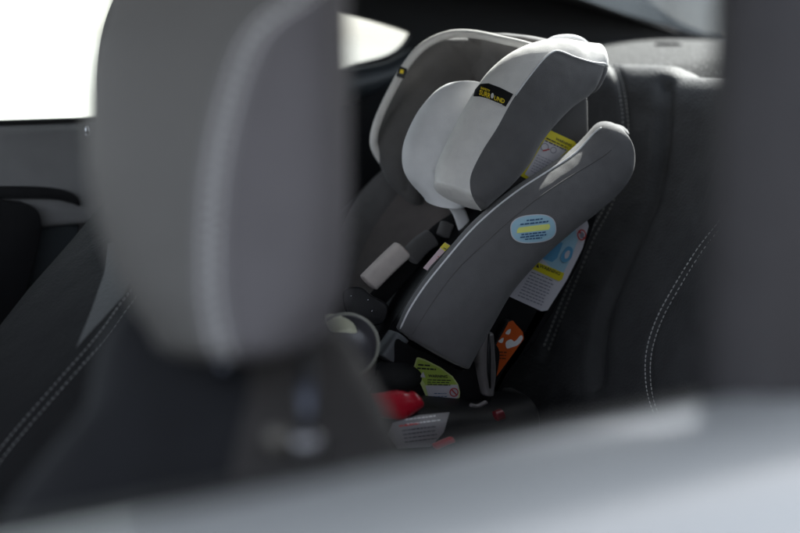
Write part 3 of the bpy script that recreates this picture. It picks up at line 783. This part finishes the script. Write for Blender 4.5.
lab.poly([(418, 376.5), (421.5, 371), (424, 377)], 'label_white', 5)
lab.ring((452.2, 391.6), 3.4, 4.5, 'ink_red'); lab.poly([(449.3, 389.4), (450.3, 388.6), (455.3, 393.8), (454.2, 394.6)], 'ink_red', 5)
lab.lines(affine((432, 393), (0.99, 0.0), (0.2, -1)), 0, 0, 14, 2, 3.0, 0.8, 'ink_blue', jit=0.2, word=(1, 3)); lab.done()

# ---- cup holder at the seat front
cpc = W(346, 347, 1.66)
axis = (V((0.12, 0.22, 1.0)).normalized() * 0.55 - F * 0.83).normalized()   # opening tilted to the driver door
ca = axis.cross(V((0, 0, 1))).normalized(); cb = axis.cross(ca).normalized()
prof_c = [(0.030, -0.075), (0.040, -0.07), (0.0455, -0.01), (0.0475, 0.0), (0.0470, 0.0030), (0.0455, 0.0035), (0.0440, 0.001), (0.041, -0.006), (0.036, -0.016), (0.004, -0.020)]
cv, cf = lathe_like(len(prof_c), 64, lambda i: [cpc + axis * prof_c[i][1] + (ca * math.cos(2 * math.pi * j / 64) * 0.86 + cb * math.sin(2 * math.pi * j / 64)) * prof_c[i][0] for j in range(64)])
cup = build('cup_holder', cv, cf, 'cup_plastic', cs)
tube('cup_rim', [cpc + axis * 0.0035 + (ca * math.cos(2 * math.pi * j / 64) * 0.86 + cb * math.sin(2 * math.pi * j / 64)) * 0.0468 for j in range(65)], 0.0021, 'cup_trim', cup)
lab = Label('cup_light_patch', cup, [cup], label='pale yellow patch standing in for light inside the cup holder')
lab.poly(smooth_poly([(326, 316), (342, 316), (354, 323), (357, 333), (346, 333), (330, 330)], 3), 'cup_light_cream', 4); lab.done()  # light falling into the cup, put in as a pale patch
pad('cup_clip', [(344, 372), (352, 378), (358, 381)], YN - 0.02, 2.0, 0.004, 'cup_trim', cs)

# ================ head support
hsu = build('head_shell', *slab([onX(a, b, 1.20) for a, b in smooth_poly([(430, 60), (470, 34), (540, 40), (565, 60), (540, 120), (500, 180), (450, 190), (420, 150)], 3)], V((1, 0, 0)), 0.03, 0.008), 'grey_knit_inner', cs)
# far head wing: inner face with pale rim
XR = 1.02
def HW(a, b, y): return onY(a, b, y)
Lh = [(388, 172), (376, 145), (379, 120), (390, 95), (404, 70), (430, 45), (456, 38), (490, 42), (522, 51)]
Rh = [(420, 205), (425, 178), (434, 150), (446, 128), (462, 112), (482, 102), (505, 100), (520, 96), (545, 90)]
yl = [1.76, 1.77, 1.78, 1.78, 1.78, 1.77, 1.74, 1.68, 1.62]
yr = [1.70, 1.70, 1.70, 1.70, 1.70, 1.70, 1.69, 1.66, 1.62]
fh = seamed('head_wing', loft([(onY(*a, p), onY(*b, q), 0.020) for a, b, p, q in zip(Lh, Rh, yl, yr)], e=3.0, cap0=0.05, cap1=0.05, N=160, M=90),
    [[(406, 190), (408, 160), (420, 130), (440, 94), (458, 76), (480, 68), (510, 72)]], 'grey_knit_inner', cs, depth=0.004, width=0.005, label='far head wing with pale rim')
rim = [(402, 178), (388, 168), (375.5, 150), (374, 136), (379, 118), (389, 96), (402, 72), (416, 53), (430, 42), (446, 35.5), (462, 33.5), (482, 35.5), (502, 40), (524, 45), (545, 52), (566, 62)]
ry = [1.74, 1.75, 1.755, 1.755, 1.75, 1.745, 1.735, 1.725, 1.715, 1.70, 1.68, 1.65, 1.60, 1.56, 1.52, 1.50]
rimv = []
path = resample([onY(a, b, y_) for (a, b), y_ in zip(rim, ry)], 0.004)
build('head_rim', *tube_mesh(path, 0.0062, 14), 'silver_knit', fh, label='pale grey rim of the far head wing')
q = onY(401, 72, 1.722)
build('rim_tag', *slab([q + (R * a + U * b) * 0.0015 * 0.8 - F * .006 for a, b in ((-6, -5), (4, -8), (8, 3), (-1, 7))], F, 0.014, 0.001), 'label_black', fh)
build('rim_logo', *slab([q + (R * a + U * b) * 0.0015 * 0.8 - F * .0075 for a, b in ((-2, -2), (2.6, -3), (3.6, 1.6), (-0.5, 2.6))], F, 0.003, 0.0005), 'ink_yellow', fh)
# inner head pad
build('head_pad', *loft([(onY(432, 140, 1.70), onY(520, 190, 1.58), .02), (onY(445, 110, 1.71), onY(530, 140, 1.58), .02), (onY(470, 92, 1.72), onY(545, 100, 1.58), .02)], e=2.6, cap=0.35), 'grey_knit_inner', cs)
# white pillow
Lp = [(440, 95), (424, 104), (412, 122), (403, 146), (403, 168), (412, 184), (428, 195)]
Rp_ = [(494, 92), (494, 104), (498, 128), (494, 152), (488, 172), (480, 190), (468, 206)]
pil = seamed('head_pillow', loft([(onY(*a, 1.62), onY(*b, 1.56), .030) for a, b in zip(Lp, Rp_)], e=2.2, cap0=0.12, cap1=0.10, N=130, M=90), [[(452, 99), (432, 111), (418, 132), (411, 158), (416, 178), (432, 194)]], 'white_knit', cs, depth=0.0022, width=0.003, label='white head pillow')
# near head wing
Lq = [(590, 54), (569, 47), (543, 43), (513, 52), (488, 72), (468, 102), (450, 136), (437, 164), (434, 184), (441, 199)]
Rq = [(598, 84), (592, 93), (584, 99), (572, 108), (556, 124), (541, 143), (528, 166), (510, 187), (488, 206)]
BL = [(604, 66), (592, 63), (575, 58), (560, 52), (552, 53), (542, 62), (527, 80), (512, 101), (497, 128), (483, 150), (472, 172), (470, 186), (474, 200), (486, 216)]
blp = [V((a, b, 0)) for a, b in BL]; bls = [cr(blp, k / 200) for k in range(201)]
bkd = KDTree(201)
for i, b in enumerate(bls): bkd.insert(b, i)
bkd.balance()
def nm(c, ff, v):
    x, y = proj(c)
    nn = (v[ff[1]] - v[ff[0]]).cross(v[ff[2]] - v[ff[0]])
    i = bkd.find(V((x, y, 0)))[1]; a = bls[max(i - 1, 0)]; b = bls[min(i + 1, 200)]
    side = (b.x - a.x) * (y - a.y) - (b.y - a.y) * (x - a.x)
    return 0 if side > 0 else 1
nh = seamed('head_wing', loft([(onY(*a, 1.525), onY(*b, 1.475), .034) for a, b in zip(Lq, Rq)], e=2.5, cap0=0.40, cap1=0.22, N=300, M=200), [BL], ['silver_knit', 'grey_knit'], cs, depth=0.0022, width=0.003, fm=nm, snap=bkd, label='near head wing with silver front band')
surf_tube('piping_highlight', [(606, 64), (592, 62.4), (575, 57.4), (560, 51.6), (551, 53), (541, 62), (527, 79.5), (515, 96)], [nh], 0.0013, 'silver_piping', nh, lift=0.0004)  # pale piping tube, stands in for the sunlit line along the wing top
# brand strap
lab = Label('strap_label', nh, [nh], label='black strap label with yellow lettering', lift=0.0012)
bt = [(476, 90), (481, 84.5), (489, 84), (500, 88), (513, 94.5)]
bb = [(505.5, 107), (497, 103), (488, 99.0), (480, 97.2), (474, 97)]
lab.poly(bt + bb, 'label_black', 3)
TA = affine((479.5, 95.2), (0.938, 0.345), (0.20, -0.97))
lab.text('SURR', TA, 0, 0, 7.0, 'ink_yellow', sx=0.66)
lab.ring(TA(13.0, 3.3), 0.2, 2.7, 'ink_white', ax=(0.5, 0.2), ay=(0.2, -1))
lab.text('UND', TA, 15.0, 0, 6.2, 'ink_yellow', sx=0.80)
lab.text('SAFETY', TA, 1.0, 5.6, 3.2, 'ink_yellow', sx=0.85)
lab.lines(TA, 9, -2.3, 15, 1, 2, 0.7, 'ink_white', jit=0); lab.done()
# top adjuster handle
ah = [(546, 43), (556, 38.5), (570, 37.5), (581, 40.5), (589, 47)]
build('adjuster_handle', *tube_mesh(resample([onY(a, b, 1.56) for a, b in ah], 0.002), 0.0042, 12), 'silver_piping', cs)

# ================================================================== LIGHT, WORLD, CAMERA
S = V((0.60, 0.30, 0.56)).normalized()
sun = bpy.data.lights.new('sun', 'SUN'); sun.energy = 4.2; sun.angle = math.radians(0.5); sun.color = (1, 0.95, 0.88)
so = bpy.data.objects.new('sun', sun); COL.objects.link(so)
so.rotation_euler = S.to_track_quat('Z', 'Y').to_euler(); so.location = (0, 0, 5)
w = bpy.data.worlds.new('World'); scene.world = w; w.use_nodes = True
nt = w.node_tree; bg = nt.nodes['Background']
sky = nt.nodes.new('ShaderNodeTexSky'); sky.sky_type = 'NISHITA'; sky.sun_disc = False; sky.dust_density = 2.0; sky.air_density = 0.7; sky.ozone_density = 0.3
sky.sun_elevation = math.asin(S.z); sky.sun_rotation = math.atan2(S.x, S.y)
hs_ = nt.nodes.new('ShaderNodeHueSaturation'); hs_.inputs['Saturation'].default_value = 0.35
nt.links.new(sky.outputs[0], hs_.inputs['Color']); nt.links.new(hs_.outputs[0], bg.inputs[0]); bg.inputs[1].default_value = 0.12
cam = bpy.data.cameras.new('camera'); co = bpy.data.objects.new('camera', cam); COL.objects.link(co)
co.location = CAM
co.rotation_euler = Matrix((R, U, -F)).transposed().to_euler()
cam.lens = LENS; cam.sensor_width = 36; cam.clip_start = 0.02; cam.clip_end = 1000
cam.dof.use_dof = True; cam.dof.focus_distance = 1.83; cam.dof.aperture_fstop = 1.8
scene.camera = co
scene.view_settings.view_transform = 'Standard'; scene.view_settings.look = 'None'
scene.view_settings.exposure = 2.72; scene.view_settings.gamma = 1
scene.cycles.max_bounces = 10; scene.cycles.transparent_max_bounces = 16
scene.cycles.use_denoising = True
scene.cycles.sample_clamp_indirect = 6
